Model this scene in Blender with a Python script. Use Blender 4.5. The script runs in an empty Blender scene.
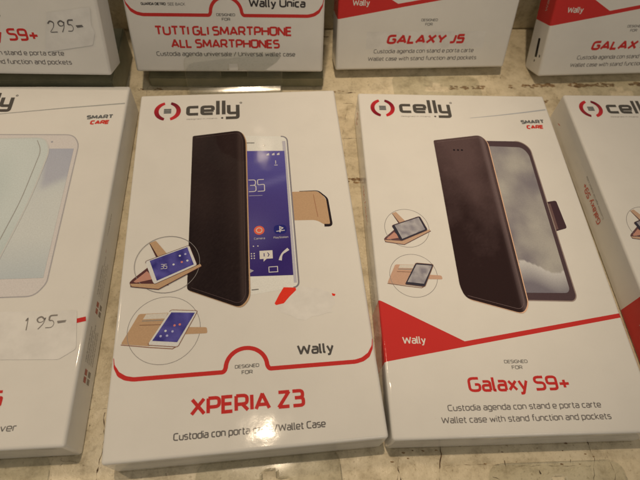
import bpy, bmesh, math, random
from mathutils import Vector, Matrix, noise
random.seed(7)
R = math.radians
MM = 0.001
scene = bpy.context.scene
col = scene.collection
T = 19.2                                   # carton thickness, mm

# ------------------------------------------------------------------ colour
def lin(c):
    c /= 255.0
    return c / 12.92 if c <= .04045 else ((c + .055) / 1.055) ** 2.4
LIGHT = (.73, .60, .457)                   # colour of the shop light on white card
def ink(r, g, b):                          # ink colour as it would be under neutral light
    return tuple(min(.86, lin(x) / l) for x, l in zip((r, g, b), LIGHT))
def mix(a, b, t):
    t = max(0., min(1., t))
    return tuple(x * (1 - t) + y * t for x, y in zip(a, b))
WHITE = (.79, .785, .77)
RED = (.62, .042, .04)
GREY = (.10, .097, .10)
DARK = (.055, .05, .055)

# ------------------------------------------------------------------ materials
def new_mat(name):
    m = bpy.data.materials.new(name); m.use_nodes = True
    nt = m.node_tree; nt.nodes.clear()
    out = nt.nodes.new('ShaderNodeOutputMaterial')
    return m, nt, out
def principled(nt, out, **k):
    b = nt.nodes.new('ShaderNodeBsdfPrincipled')
    for n, v in k.items(): b.inputs[n].default_value = v
    nt.links.new(b.outputs[0], out.inputs['Surface'])
    return b
def tex_noise(nt, scale, detail=3, rough=.5, vec=None):
    n = nt.nodes.new('ShaderNodeTexNoise')
    n.inputs['Scale'].default_value = scale; n.inputs['Detail'].default_value = detail
    n.inputs['Roughness'].default_value = rough
    if vec: nt.links.new(vec, n.inputs['Vector'])
    return n
def ramp(nt, fac, stops):
    r = nt.nodes.new('ShaderNodeValToRGB'); e = r.color_ramp.elements
    while len(e) < len(stops): e.new(.5)
    for i, (p, c) in enumerate(stops):
        e[i].position = p; e[i].color = (*c, 1) if len(c) == 3 else c
    nt.links.new(fac, r.inputs[0]); return r
def mixcol(nt, fac, a, b, mode='MIX'):
    m = nt.nodes.new('ShaderNodeMix'); m.data_type = 'RGBA'; m.blend_type = mode
    for sock, v in ((m.inputs[0], fac), (m.inputs[6], a), (m.inputs[7], b)):
        if hasattr(v, 'is_linked'): nt.links.new(v, sock)
        else: sock.default_value = v if isinstance(v, (int, float)) else (*v, 1)
    return m.outputs[2]
def card_bump(nt, bs, strength=.12):
    tc = nt.nodes.new('ShaderNodeTexCoord')
    n1 = tex_noise(nt, 38, 2, .5, tc.outputs['Object'])        # slow waviness of the card
    n2 = tex_noise(nt, 900, 2, .6, tc.outputs['Object'])       # film grain
    ad = nt.nodes.new('ShaderNodeMath'); ad.operation = 'MULTIPLY_ADD'
    nt.links.new(n2.outputs[0], ad.inputs[0]); ad.inputs[1].default_value = .012
    nt.links.new(n1.outputs[0], ad.inputs[2])
    b = nt.nodes.new('ShaderNodeBump'); b.inputs['Strength'].default_value = strength
    b.inputs['Distance'].default_value = .004
    nt.links.new(ad.outputs[0], b.inputs['Height']); nt.links.new(b.outputs[0], bs.inputs['Normal'])
    return tc

def mat_card(name, base):
    m, nt, out = new_mat(name)
    bs = principled(nt, out, Roughness=.27)
    bs.inputs['Specular IOR Level'].default_value = .24
    tc = card_bump(nt, bs)
    n = tex_noise(nt, 60, 4, .6, tc.outputs['Object'])
    d = tuple(c * .975 for c in base)
    r = ramp(nt, n.outputs[0], [(.35, d), (.6, base)])
    sm = tex_noise(nt, 210, 3, .7, tc.outputs['Object'])       # faint scuffs
    r2 = ramp(nt, sm.outputs[0], [(.70, (1, 1, 1)), (.82, (.88, .87, .84))])
    nt.links.new(mixcol(nt, 1., r.outputs[0], r2.outputs[0], 'MULTIPLY'), bs.inputs['Base Color'])
    rr = ramp(nt, n.outputs[0], [(.3, (.05,) * 3), (.7, (.075,) * 3)])
    nt.links.new(rr.outputs[0], bs.inputs['Roughness'])
    return m
M_CARD = mat_card('laminated_white_card', WHITE)
M_REDCARD = mat_card('laminated_red_card', RED)

def mat_print():
    m, nt, out = new_mat('printed_ink')
    bs = principled(nt, out, Roughness=.06)
    bs.inputs['Specular IOR Level'].default_value = .24
    a = nt.nodes.new('ShaderNodeVertexColor'); a.layer_name = 'Col'
    tc = card_bump(nt, bs)
    n = tex_noise(nt, 1500, 2, .6, tc.outputs['Object'])
    r = ramp(nt, n.outputs[0], [(.3, (.93,) * 3), (.7, (1.03,) * 3)])
    nt.links.new(mixcol(nt, 1., a.outputs[0], r.outputs[0], 'MULTIPLY'), bs.inputs['Base Color'])
    return m
M_INK = mat_print()

def mat_sticker():
    m, nt, out = new_mat('matt_sticker_paper')
    bs = principled(nt, out, Roughness=.5)
    bs.inputs['Specular IOR Level'].default_value = .24
    tc = nt.nodes.new('ShaderNodeTexCoord')
    n = tex_noise(nt, 120, 4, .6, tc.outputs['Object'])
    r = ramp(nt, n.outputs[0], [(.35, (.70, .70, .70)), (.65, (.79, .79, .79))])
    nt.links.new(r.outputs[0], bs.inputs['Base Color'])
    return m
M_STICK = mat_sticker()

def mat_pen():
    m, nt, out = new_mat('marker_pen')
    principled(nt, out, Roughness=.6, **{'Base Color': (.13, .125, .13, 1)})
    return m
M_PEN = mat_pen()
M_PENCIL = mat_pen(); M_PENCIL.name = 'worn_marker_pen'; M_PENCIL.node_tree.nodes['Principled BSDF'].inputs['Base Color'].default_value = (.22, .205, .20, 1)

def mat_clear():
    m, nt, out = new_mat('clear_plastic')
    tr = nt.nodes.new('ShaderNodeBsdfTransparent'); tr.inputs[0].default_value = (.95, .955, .94, 1)
    gl = nt.nodes.new('ShaderNodeBsdfGlossy'); gl.inputs['Roughness'].default_value = .13
    df = nt.nodes.new('ShaderNodeBsdfDiffuse'); df.inputs[0].default_value = (.7, .7, .66, 1)
    lw = nt.nodes.new('ShaderNodeLayerWeight'); pw = nt.nodes.new('ShaderNodeMath'); pw.operation = 'POWER'; pw.inputs[1].default_value = 4
    nt.links.new(lw.outputs['Facing'], pw.inputs[0]); lw.inputs[0].default_value = .5
    fr = nt.nodes.new('ShaderNodeMath'); fr.operation = 'MULTIPLY_ADD'; fr.inputs[1].default_value = .8; fr.inputs[2].default_value = .045
    nt.links.new(pw.outputs[0], fr.inputs[0])
    tc = nt.nodes.new('ShaderNodeTexCoord')
    n = tex_noise(nt, 30, 2, .5, tc.outputs['Object'])
    b = nt.nodes.new('ShaderNodeBump'); b.inputs['Strength'].default_value = .10; b.inputs['Distance'].default_value = .004
    nt.links.new(n.outputs[0], b.inputs['Height'])
    nt.links.new(b.outputs[0], gl.inputs['Normal'])
    m1 = nt.nodes.new('ShaderNodeMixShader'); m1.inputs[0].default_value = .025
    nt.links.new(tr.outputs[0], m1.inputs[1]); nt.links.new(df.outputs[0], m1.inputs[2])
    m2 = nt.nodes.new('ShaderNodeMixShader')
    nt.links.new(fr.outputs[0], m2.inputs[0]); nt.links.new(m1.outputs[0], m2.inputs[1]); nt.links.new(gl.outputs[0], m2.inputs[2])
    nt.links.new(m2.outputs[0], out.inputs['Surface'])
    return m
M_CLEAR = mat_clear()

def mat_table():
    m, nt, out = new_mat('worn_cream_paint')
    bs = principled(nt, out, Roughness=.42)
    tc = nt.nodes.new('ShaderNodeTexCoord')
    mp = nt.nodes.new('ShaderNodeMapping'); mp.inputs['Rotation'].default_value = (0, 0, R(-10))
    nt.links.new(tc.outputs['Object'], mp.inputs[0]); V = mp.outputs[0]
    big = tex_noise(nt, 14, 4, .6, V)
    base = ramp(nt, big.outputs[0], [(.3, (.64, .56, .40)), (.5, (.75, .66, .48)), (.7, (.79, .72, .56))])
    # thin, mottled rubbed patches
    md = tex_noise(nt, 120, 6, .72, V)
    mott = ramp(nt, md.outputs[0], [(.34, (.60, .57, .52)), (.5, (.97, .97, .97)), (.66, (1.12, 1.13, 1.17))])
    c = mixcol(nt, .8, base.outputs[0], mott.outputs[0], 'MULTIPLY')
    # fine specks
    sp = tex_noise(nt, 700, 3, .6, V)
    spr = ramp(nt, sp.outputs[0], [(.28, (.55, .5, .42)), (.40, (1, 1, 1))])
    c = mixcol(nt, .7, c, spr.outputs[0], 'MULTIPLY')
    # brown stains
    st = tex_noise(nt, 26, 5, .65, V)
    str_ = ramp(nt, st.outputs[0], [(.60, (0, 0, 0)), (.74, (.55, .55, .55))])
    c = mixcol(nt, str_.outputs[0], c, (.26, .17, .085))
    # hairline crackle in the paint
    mp2 = nt.nodes.new('ShaderNodeMapping'); mp2.inputs['Scale'].default_value = (1, .45, 1)
    nt.links.new(V, mp2.inputs[0])
    wn = tex_noise(nt, 60, 3, .6, V)
    wv = nt.nodes.new('ShaderNodeVectorMath'); wv.operation = 'MULTIPLY_ADD'
    nt.links.new(wn.outputs['Color'], wv.inputs[0]); wv.inputs[1].default_value = (.012,) * 3
    nt.links.new(mp2.outputs[0], wv.inputs[2])
    vo = nt.nodes.new('ShaderNodeTexVoronoi'); vo.feature = 'DISTANCE_TO_EDGE'; vo.inputs['Scale'].default_value = 34
    nt.links.new(wv.outputs[0], vo.inputs['Vector'])
    cr = ramp(nt, vo.outputs['Distance'], [(.0, (1, 1, 1)), (.016, (0, 0, 0))])
    gate = ramp(nt, big.outputs[0], [(.54, (0, 0, 0)), (.70, (.25, .25, .25))])
    mm = nt.nodes.new('ShaderNodeMath'); mm.operation = 'MULTIPLY'
    nt.links.new(cr.outputs[0], mm.inputs[0]); nt.links.new(gate.outputs[0], mm.inputs[1])
    c = mixcol(nt, mm.outputs[0], c, (.20, .14, .08))
    nt.links.new(c, bs.inputs['Base Color'])
    rr = ramp(nt, md.outputs[0], [(.35, (.55,) * 3), (.6, (.3,) * 3)])
    nt.links.new(rr.outputs[0], bs.inputs['Roughness'])
    b = nt.nodes.new('ShaderNodeBump'); b.inputs['Strength'].default_value = .5; b.inputs['Distance'].default_value = .0012
    nt.links.new(md.outputs[0], b.inputs['Height']); nt.links.new(b.outputs[0], bs.inputs['Normal'])
    return m
M_TABLE = mat_table()
def mat_crack():
    m, nt, out = new_mat('dark_crack')
    bs = principled(nt, out, Roughness=.8)
    tc = nt.nodes.new('ShaderNodeTexCoord')
    n = tex_noise(nt, 400, 3, .6, tc.outputs['Object'])
    r = ramp(nt, n.outputs[0], [(.35, (.05, .028, .015)), (.7, (.17, .09, .04))])
    nt.links.new(r.outputs[0], bs.inputs['Base Color'])
    return m
M_CRACK = mat_crack()
def mat_chip():
    m, nt, out = new_mat('bare_brown_wood')
    bs = principled(nt, out, Roughness=.8)
    tc = nt.nodes.new('ShaderNodeTexCoord')
    n = tex_noise(nt, 500, 4, .6, tc.outputs['Object'])
    r = ramp(nt, n.outputs[0], [(.35, (.16, .09, .045)), (.7, (.42, .29, .15))])
    nt.links.new(r.outputs[0], bs.inputs['Base Color'])
    return m
M_CHIP = mat_chip()

# ------------------------------------------------------------------ object helpers
def link(name, me, mats, parent=None):
    o = bpy.data.objects.new(name, me)
    for m in mats: me.materials.append(m)
    col.objects.link(o)
    if parent: o.parent = parent
    return o
def from_bm(name, bm, mats, parent=None, smooth=False):
    me = bpy.data.meshes.new(name); bm.to_mesh(me); bm.free()
    if smooth:
        for p in me.polygons: p.use_smooth = True
    return link(name, me, mats, parent)

# A Print collects flat shapes on one face of a carton; u,v in mm
class Print:
    def __init__(s, fmap, base=1): s.f = fmap; s.V = []; s.F = []; s.C = []; s.layer = base
    def poly(s, pts, c, lay=0, cell=None):
        L = s.layer + lay
        if len(pts) < 3: return
        if callable(c):
            bm = bmesh.new()
            vs = [bm.verts.new((x, y, 0)) for x, y in pts]
            bm.faces.new(vs)
            cell = cell or 1.6
            xs = [p[0] for p in pts]; ys = [p[1] for p in pts]
            for ax, lo, hi in ((0, min(xs), max(xs)), (1, min(ys), max(ys))):
                k = math.floor(lo / cell) + 1
                while k * cell < hi:
                    co = [0, 0, 0]; no = [0, 0, 0]; co[ax] = k * cell; no[ax] = 1
                    bmesh.ops.bisect_plane(bm, geom=bm.verts[:] + bm.edges[:] + bm.faces[:], plane_co=co, plane_no=no, dist=1e-5)
                    k += 1
            bm.verts.index_update(); b0 = len(s.V)
            for v in bm.verts: s.V.append(s.f(v.co.x, v.co.y, L))
            for f in bm.faces:
                s.F.append([b0 + v.index for v in f.verts]); s.C.append([c(v.co.x, v.co.y) for v in f.verts])
            bm.free()
        else:
            b0 = len(s.V)
            for x, y in pts: s.V.append(s.f(x, y, L))
            s.F.append(list(range(b0, b0 + len(pts)))); s.C.append([c] * len(pts))
    def stroke(s, pts, w, c, lay=0, taper=None):
        P = [Vector(p) for p in pts]; Q = [P[0]]
        for p in P[1:]:
            if (p - Q[-1]).length > 1e-4: Q.append(p)
        P = Q; n = len(P)
        if n < 2: return
        L = []; Rr = []
        for i in range(n):
            a = (P[i] - P[i - 1]).normalized() if i else None
            b = (P[i + 1] - P[i]).normalized() if i < n - 1 else None
            if a is None: a = b
            if b is None: b = a
            t = (a + b)
            t = t.normalized() if t.length > 1e-6 else a
            nn = Vector((-t.y, t.x)); k = max(.62, nn.dot(Vector((-a.y, a.x))))
            ww = w * (taper(i / (n - 1)) if taper else 1) / 2 / k
            L.append(P[i] + nn * ww); Rr.append(P[i] - nn * ww)
        s.k = getattr(s, 'k', 0) + 1
        b0 = len(s.V); ly = s.layer + lay + (s.k % 40) * .018
        for i in range(n): s.V.append(s.f(*L[i], ly)); s.V.append(s.f(*Rr[i], ly))
        for i in range(n - 1):
            s.F.append([b0 + 2 * i, b0 + 2 * i + 1, b0 + 2 * i + 3, b0 + 2 * i + 2])
            if callable(c): s.C.append([c(*P[i]), c(*P[i]), c(*P[i + 1]), c(*P[i + 1])])
            else: s.C.append([c] * 4)
    def text(s, st, x0, x1, base, cap, w, c, slant=0, rise=0, lay=0):
        """v grows DOWN the face; letters stand up towards smaller v"""
        adv = 0; items = []
        for ch in st:
            if ch == ' ': adv += .30; continue
            gw, strokes = GLYPH[ch]; items.append((adv, gw, strokes)); adv += gw + .11 + w / cap * .40
        adv -= .11 + w / cap * .40; sx = (x1 - x0 - w) / adv
        r = w / cap
        for a, gw, strokes in items:
            for stt, rad in strokes:
                pts = round_poly(stt, rad)
                q = []
                for x, y in pts:
                    yy = (y * (1 - r) + r / 2) * cap
                    X = x0 + w / 2 + (a + x) * sx + slant * yy
                    q.append((X, base + rise * (X - x0) / (x1 - x0) - yy))
                for part in split_sharp(q, w): s.stroke(part, w, c, lay)
    def build(s, name, parent, mats=None):
        if not s.F: return None
        me = bpy.data.meshes.new(name)
        me.from_pydata([tuple(x * MM for x in v) for v in s.V], [], s.F)
        me.update()
        ca = me.color_attributes.new('Col', 'FLOAT_COLOR', 'CORNER')
        i = 0
        for p, cs in zip(me.polygons, s.C):
            for k, li in enumerate(p.loop_indices): ca.data[li].color = (*cs[k][:3], 1)
        return link(name, me, mats or [M_INK], parent)

def split_sharp(q, w):
    P = [Vector(p) for p in q]; out = []; cur = [P[0]]
    for i in range(1, len(P)):
        cur.append(P[i])
        if i < len(P) - 1:
            a = (P[i] - P[i - 1]).normalized(); b = (P[i + 1] - P[i]).normalized()
            if a.dot(b) < .25:
                cur[-1] = P[i] + a * w * (.5 if a.dot(b) > -.2 else .18)
                out.append(cur); cur = [P[i] - b * w * .12]
    out.append(cur); return out
def round_poly(pts, rad):
    if rad <= 0 or len(pts) < 3: return pts
    P = [Vector(p) for p in pts]; closed = (P[0] - P[-1]).length < 1e-6
    out = []
    n = len(P)
    rng = range(n - 1) if closed else range(n)
    for i in rng:
        if not closed and i in (0, n - 1): out.append(tuple(P[i])); continue
        p = P[i]; a = P[i - 1] if i else P[-2]; b = P[i + 1]
        r = min(rad, (a - p).length * .49, (b - p).length * .49)
        A = p + (a - p).normalized() * r; B = p + (b - p).normalized() * r
        for k in range(5):
            t = k / 4; q = A * (1 - t) ** 2 + p * 2 * t * (1 - t) + B * t * t
            out.append(tuple(q))
    if closed: out.append(out[0])
    return out
def rounded(pts, rad):                      # closed outline with rounded corners
    rads = rad if isinstance(rad, (list, tuple)) else [rad] * len(pts)
    P = [Vector(p) for p in pts]; out = []; n = len(P)
    for i in range(n):
        p, a, b = P[i], P[i - 1], P[(i + 1) % n]
        r = min(rads[i], (a - p).length * .48, (b - p).length * .48)
        if r <= 0: out.append(tuple(p)); continue
        A = p + (a - p).normalized() * r; B = p + (b - p).normalized() * r
        for k in range(6):
            t = k / 5; out.append(tuple(A * (1 - t) ** 2 + p * 2 * t * (1 - t) + B * t * t))
    return out
def disc(cx, cy, r, n=40): return [(cx + r * math.cos(k * 2 * math.pi / n), cy + r * math.sin(k * 2 * math.pi / n)) for k in range(n)]

# squarish humanist stroke alphabet: (width, [(points, corner radius), ...]); caps 0..1, x-height .73
X = .73
def G(w, *st): return (w, [(s[0], s[1]) if isinstance(s, tuple) else (s, .2) for s in st])
S0 = lambda p: (p, 0)
GLYPH = {
 'A': G(.66, S0([(0,0),(.33,1),(.66,0)]), S0([(.1,.28),(.56,.28)])),
 'B': G(.58, S0([(0,0),(0,1)]), [(0,1),(.5,1),(.5,.54),(0,.54)], [(0,.54),(.58,.54),(.58,0),(0,0)]),
 'C': G(.52, ([(.52,1),(0,1),(0,0),(.52,0)], .3)),
 'D': G(.6, S0([(0,0),(0,1)]), ([(0,1),(.6,1),(.6,0),(0,0)], .3)),
 'E': G(.46, S0([(.46,1),(0,1),(0,0),(.46,0)]), S0([(0,.52),(.42,.52)])),
 'F': G(.46, S0([(.46,1),(0,1),(0,0)]), S0([(0,.48),(.42,.48)])),
 'G': G(.58, ([(.56,1),(0,1),(0,0),(.58,0),(.58,.5),(.32,.5)], .26)),
 'H': G(.6, S0([(0,0),(0,1)]), S0([(.6,0),(.6,1)]), S0([(0,.52),(.6,.52)])),
 'I': G(.02, S0([(.01,0),(.01,1)])),
 'J': G(.3, ([(.3,1),(.3,0),(-.02,0)], .26)),
 'K': G(.56, S0([(0,0),(0,1)]), S0([(.54,1),(.04,.5),(.56,0)])),
 'L': G(.44, S0([(0,1),(0,0),(.44,0)])),
 'M': G(.76, S0([(0,0),(.06,1),(.38,.2),(.70,1),(.76,0)])),
 'N': G(.6, S0([(0,0),(0,1),(.6,0),(.6,1)])),
 'O': G(.62, ([(.31,1),(0,1),(0,0),(.62,0),(.62,1),(.31,1)], .3)),
 'P': G(.54, S0([(0,0),(0,1)]), ([(0,1),(.54,1),(.54,.4),(0,.4)], .22)),
 'R': G(.58, S0([(0,0),(0,1)]), ([(0,1),(.54,1),(.54,.42),(0,.42)], .22), S0([(.3,.42),(.58,0)])),
 'S': G(.52, ([(.5,1),(0,1),(0,.54),(.52,.54),(.52,0),(0,0)], .22)),
 'T': G(.58, S0([(0,1),(.58,1)]), S0([(.29,1),(.29,0)])),
 'U': G(.6, ([(0,1),(0,0),(.6,0),(.6,1)], .28)),
 'V': G(.62, S0([(0,1),(.31,0),(.62,1)])),
 'W': G(.92, S0([(0,1),(.2,0),(.46,.86),(.72,0),(.92,1)])),
 'X': G(.62, S0([(0,0),(.6,1)]), S0([(.02,1),(.62,0)])),
 'Y': G(.6, S0([(0,1),(.3,.42),(.6,1)]), S0([(.3,.42),(.3,0)])),
 'Z': G(.52, S0([(0,1),(.52,1),(0,0),(.52,0)])),
 'a': G(.42, ([(.02,X),(.42,X),(.42,0)], .16), ([(.42,.42),(0,.42),(0,0),(.42,0)], .15)),
 'b': G(.45, S0([(0,0),(0,1.06)]), ([(0,X),(.45,X),(.45,0),(0,0)], .2)),
 'c': G(.38, ([(.38,X),(0,X),(0,0),(.38,0)], .2)),
 'd': G(.45, ([(.45,X),(0,X),(0,0),(.45,0)], .2), S0([(.45,1.06),(.45,0)])),
 'e': G(.45, ([(.43,0),(0,0),(0,X),(.45,X),(.45,.30)], .19), S0([(.45,.34),(0,.34)])),
 'f': G(.28, ([(.32,1.06),(.1,1.06),(.1,0)], .16), S0([(0,X),(.28,X)])),
 'g': G(.45, ([(.45,X),(0,X),(0,.02),(.45,.02)], .2), ([(.45,X),(.45,-.28),(.02,-.28)], .16)),
 'h': G(.44, S0([(0,0),(0,1.06)]), ([(0,X),(.44,X),(.44,0)], .2)),
 'i': G(.02, S0([(.01,0),(.01,X)]), S0([(.01,.92),(.01,1.05)])),
 'k': G(.42, S0([(0,0),(0,1.06)]), S0([(.4,X),(.03,.37),(.42,0)])),
 'l': G(.1, ([(.0,1.06),(.0,0),(.12,0)], .12)),
 'm': G(.74, S0([(0,0),(0,X)]), ([(0,X),(.37,X),(.37,0)], .16), ([(.37,X),(.74,X),(.74,0)], .16)),
 'n': G(.44, S0([(0,0),(0,X)]), ([(0,X),(.44,X),(.44,0)], .2)),
 'o': G(.46, ([(.23,X),(0,X),(0,0),(.46,0),(.46,X),(.23,X)], .22)),
 'p': G(.45, S0([(0,-.3),(0,X)]), ([(0,X),(.45,X),(.45,0),(0,0)], .2)),
 'q': G(.45, S0([(.45,-.3),(.45,X)]), ([(.45,X),(0,X),(0,0),(.45,0)], .2)),
 'r': G(.26, S0([(0,0),(0,X)]), ([(0,X-.02),(.28,X)], 0)),
 's': G(.38, ([(.37,X),(0,X),(0,.38),(.38,.38),(.38,0),(0,0)], .14)),
 't': G(.27, ([(.08,.98),(.08,0),(.28,0)], .16), S0([(0,X),(.27,X)])),
 'u': G(.44, ([(0,X),(0,0),(.44,0)], .2), S0([(.44,X),(.44,0)])),
 'v': G(.44, S0([(0,X),(.22,0),(.44,X)])),
 'w': G(.68, S0([(0,X),(.16,0),(.34,.62),(.52,0),(.68,X)])),
 'x': G(.42, S0([(0,0),(.42,X)]), S0([(0,X),(.42,0)])),
 'y': G(.44, S0([(0,X),(.23,.02)]), ([(.44,X),(.16,-.28),(0,-.28)], .06)),
 'z': G(.38, S0([(0,X),(.38,X),(0,0),(.38,0)])),
 '1': G(.26, S0([(0,.78),(.2,1),(.2,0)])),
 '2': G(.5, ([(0,1),(.48,1),(.48,.55),(0,.3),(0,0),(.5,0)], .16)),
 '3': G(.5, ([(0,1),(.5,1),(.5,.53),(.1,.53)], .18), ([(.1,.53),(.52,.53),(.52,0),(0,0)], .18)),
 '5': G(.5, ([(.48,1),(.02,1),(.02,.55),(.5,.58),(.5,0),(0,0)], .1)),
 '9': G(.52, S0([(.52,.46),(.3,.46)]), ([(.3,.46),(0,.46),(0,1),(.52,1),(.52,0),(.06,0)], .2)),
 '6': G(.52, ([(.46,1),(0,1),(0,0),(.52,0),(.52,.54),(.2,.54)], .2), S0([(.2,.54),(0,.54)])),
 '+': G(.54, S0([(0,.42),(.54,.42)]), S0([(.27,.1),(.27,.74)])),
 '/': G(.36, S0([(0,-.08),(.36,1.05)])),
 '-': G(.3, S0([(0,.42),(.3,.42)])),
 '.': G(.02, S0([(.01,0),(.01,.1)])),
}

# ------------------------------------------------------------------ carton
def carton_bm(w, h, t=T, red=None, bev=1.25):
    bm = bmesh.new()
    bmesh.ops.create_cube(bm, size=1)
    for v in bm.verts:
        v.co = Vector(((v.co.x + .5) * w, (v.co.y + .5) * h, (v.co.z + .5) * t))
    bmesh.ops.bevel(bm, geom=bm.edges[:], offset=bev, segments=3, profile=.5, affect='EDGES')
    if red:
        lines = []
        for (a, b) in red:
            A = Vector((a[0], h - a[1], 0)); B = Vector((b[0], h - b[1], 0)); d = B - A
            n = Vector((-d.y, d.x, 0)).normalized(); lines.append((A, n))
            bmesh.ops.bisect_plane(bm, geom=bm.verts[:] + bm.edges[:] + bm.faces[:], plane_co=A, plane_no=n, dist=1e-4)
        def V_at(a, b, u): return a[1] + (b[1] - a[1]) * (u - a[0]) / (b[0] - a[0])
        # split at the apex as well, so that no face straddles it
        ax = red[0][1][0]
        bmesh.ops.bisect_plane(bm, geom=bm.verts[:] + bm.edges[:] + bm.faces[:], plane_co=(ax, 0, 0), plane_no=(1, 0, 0), dist=1e-4)
        for f in bm.faces:
            c = f.calc_center_median(); u = c.x; v = h - c.y
            up = min(V_at(*red[0], u), V_at(*red[1], u)); lo = V_at(*red[2], u)
            if up < v < lo and c.z > .5: f.material_index = 1
    return bm
def make_carton(parent, w, h, red=None):
    bm = carton_bm(w, h, T, red)
    for v in bm.verts:                        # cartons are never perfectly square
        q = v.co * .02
        v.co += Vector((noise.noise(q + Vector((parent.location.x * 9, 3, 1))), noise.noise(q + Vector((7, parent.location.x * 9, 2))), 0)) * .35
        v.co *= MM
    o = from_bm('carton', bm, [M_CARD, M_REDCARD], parent)
    for p in o.data.polygons: p.use_smooth = max(abs(a) for a in p.normal) < .995
    return o

def flap_seams(parent, w, h):
    """glued edges of the end flap on the bottom end"""
    for x0, x1, z0, z1 in ((3, w - 3, T - 1.5, T - 1.25), (2.4, w - 2.4, 1.1, 1.6)):
        bm = bmesh.new()
        vs = [bm.verts.new((x * MM, -.4 * MM, z * MM)) for x, z in ((x0, z0), (x1, z0), (x1, z1), (x0, z1))]
        bm.faces.new(vs)
        bmesh.ops.solidify(bm, geom=bm.faces[:], thickness=-.1 * MM)
        from_bm('flap_seam', bm, [M_CRACK], parent)

def make_tab(parent, w, h, x0, x1, prof, name='hang_tab'):
    """clear hanger glued behind the top of the carton; prof = [(distance beyond the top, height)]"""
    L = [0]
    for a, b in zip(prof, prof[1:]): L.append(L[-1] + math.hypot(b[0] - a[0], b[1] - a[1]))
    tot = L[-1]; nx = 44; ny = 60
    def at(s):
        for i in range(len(prof) - 1):
            if s <= L[i + 1] + 1e-6:
                k = (s - L[i]) / (L[i + 1] - L[i]); a, b = prof[i], prof[i + 1]
                return a[0] + (b[0] - a[0]) * k, a[1] + (b[1] - a[1]) * k
        return prof[-1]
    rad = 6; hole_w, hole_h = 15, 4.5
    bm = bmesh.new(); g = {}
    for j in range(ny + 1):
        s = tot * j / ny
        inset = 0
        if s > tot - rad: inset = rad - math.sqrt(max(0, rad ** 2 - (s - tot + rad) ** 2))
        for i in range(nx + 1):
            x = x0 + inset + (x1 - x0 - 2 * inset) * i / nx
            y, z = at(s)
            g[i, j] = bm.verts.new((x * MM, (h + y) * MM, z * MM))
    xc = (x0 + x1) / 2
    for j in range(ny):
        s = tot * (j + .5) / ny
        for i in range(nx):
            x = x0 + (x1 - x0) * (i + .5) / nx
            if abs(s - (tot - 12)) < hole_h / 2 and abs(x - xc) < hole_w / 2: continue
            if abs(s - (tot - 9)) < 3 and abs(x - xc) < 2.6: continue
            bm.faces.new((g[i, j], g[i + 1, j], g[i + 1, j + 1], g[i, j + 1]))
    bmesh.ops.solidify(bm, geom=bm.faces[:], thickness=.35 * MM)
    return from_bm(name, bm, [M_CLEAR], parent, smooth=True)

# ------------------------------------------------------------------ printed designs
def front(w, h): return lambda u, v, L: (u, h - v, T + .035 * L)
def left_side(w, h): return lambda p, q, L: (-.035 * L, h - p, T + q)     # p down the side, q = -depth (letters stand towards the table)
def right_side(w, h): return lambda p, q, L: (w + .035 * L, h - p, T + q)
def left_text_map(w, h): return lambda p, q, L: (-.035 * L, p, q)          # p up the box, q: small = near the table

def p_logo(P, cx, cy, x0, x1, tag=True, k=1.):
    """two facing arcs with a small grey block, then the wide lower-case word celly"""
    def arc(sgn):
        outer, inner = [], []
        for i in range(25):
            a = R(-75 + 150 * i / 24); e = math.sin(math.pi * i / 24) ** .6
            ro = 6.9 * k; ri = (6.9 - 1.75 - .6 * e) * k
            outer.append((cx + sgn * (ro * math.cos(a)), cy + ro * math.sin(a) * .98))
            inner.append((cx + sgn * (ri * math.cos(a)), cy + ri * math.sin(a) * .98))
        top, bot = ((.60, .03, .04), (.24, .015, .03)) if sgn < 0 else ((.16, .012, .03), (.62, .035, .045))
        for i in range(24):
            y = (outer[i][1] - cy) / (7 * k) * .5 + .5
            P.poly([outer[i], outer[i + 1], inner[i + 1], inner[i]], mix(top, bot, y * 1.15))
    arc(-1); arc(1)
    for j in range(3):
        P.poly([(cx - 1.9 * k, cy - 1.7 * k + j * 1.16 * k), (cx + 1.9 * k, cy - 1.7 * k + j * 1.16 * k), (cx + 1.9 * k, cy - .7 * k + j * 1.16 * k), (cx - 1.9 * k, cy - .7 * k + j * 1.16 * k)], (.14, .15, .16))
    S = (x1 - x0) / 28.; s = 1.95 * k
    c = (.095, .09, .085)
    X_ = lambda a: x0 + a * S
    b = cy + 2.7 * k; t = cy - 2.4 * k
    def st(pts, rad=1.2): P.stroke(round_poly([(X_(a), y) for a, y in pts], rad), s, c)
    st([(6.2, t), (.8, t), (.8, b), (6.2, b)])
    st([(13.9, b), (8.3, b), (8.3, t), (14.0, t), (14.0, (t + b) / 2 - .1)]); st([(14.4, (t + b) / 2 + .25), (9.0, (t + b) / 2 + .25)], 0)
    st([(16.6, t - 4.2 * k), (16.6, b + .8)], 0)
    st([(19.7, t - 4.2 * k), (19.7, b + .8)], 0)
    st([(22.4, t - .8), (22.4, b), (27.2, b)])
    st([(27.2, t - .8), (27.2, b + 3.4 * k), (20.8, b + 3.4 * k)])
    P.poly(disc(X_(18.9), b + 3.3 * k, .62 * k, 12), c)
    P.stroke([(X_(29 + .5 * math.cos(a * .5236)), t - 2.2 * k + .5 * math.sin(a * .5236)) for a in range(13)], .35, c)
    if tag: P.text('designed in milano', x0 + .2, X_(16.2), b + 3.9 * k, .95 * k, .16, (.42, .40, .39))
def p_care(P, u, v):
    P.text('SMART', u - .4, u + 13.0, v, 2.9, .78, (.15, .16, .17), rise=-.7)
    P.text('CARE', u + 1.8, u + 11.4, v + 3.6, 2.9, .85, (.66, .06, .045), rise=-.35, slant=.12)
def tiny(P, u, v, wdt=9.6, dark=.25):
    P.text('DESIGNED', u, u + wdt, v, 1.5, .28, (dark,) * 3)
    P.text('FOR', u + wdt * .27, u + wdt * .73, v + 2.5, 1.6, .30, (dark,) * 3)

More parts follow.
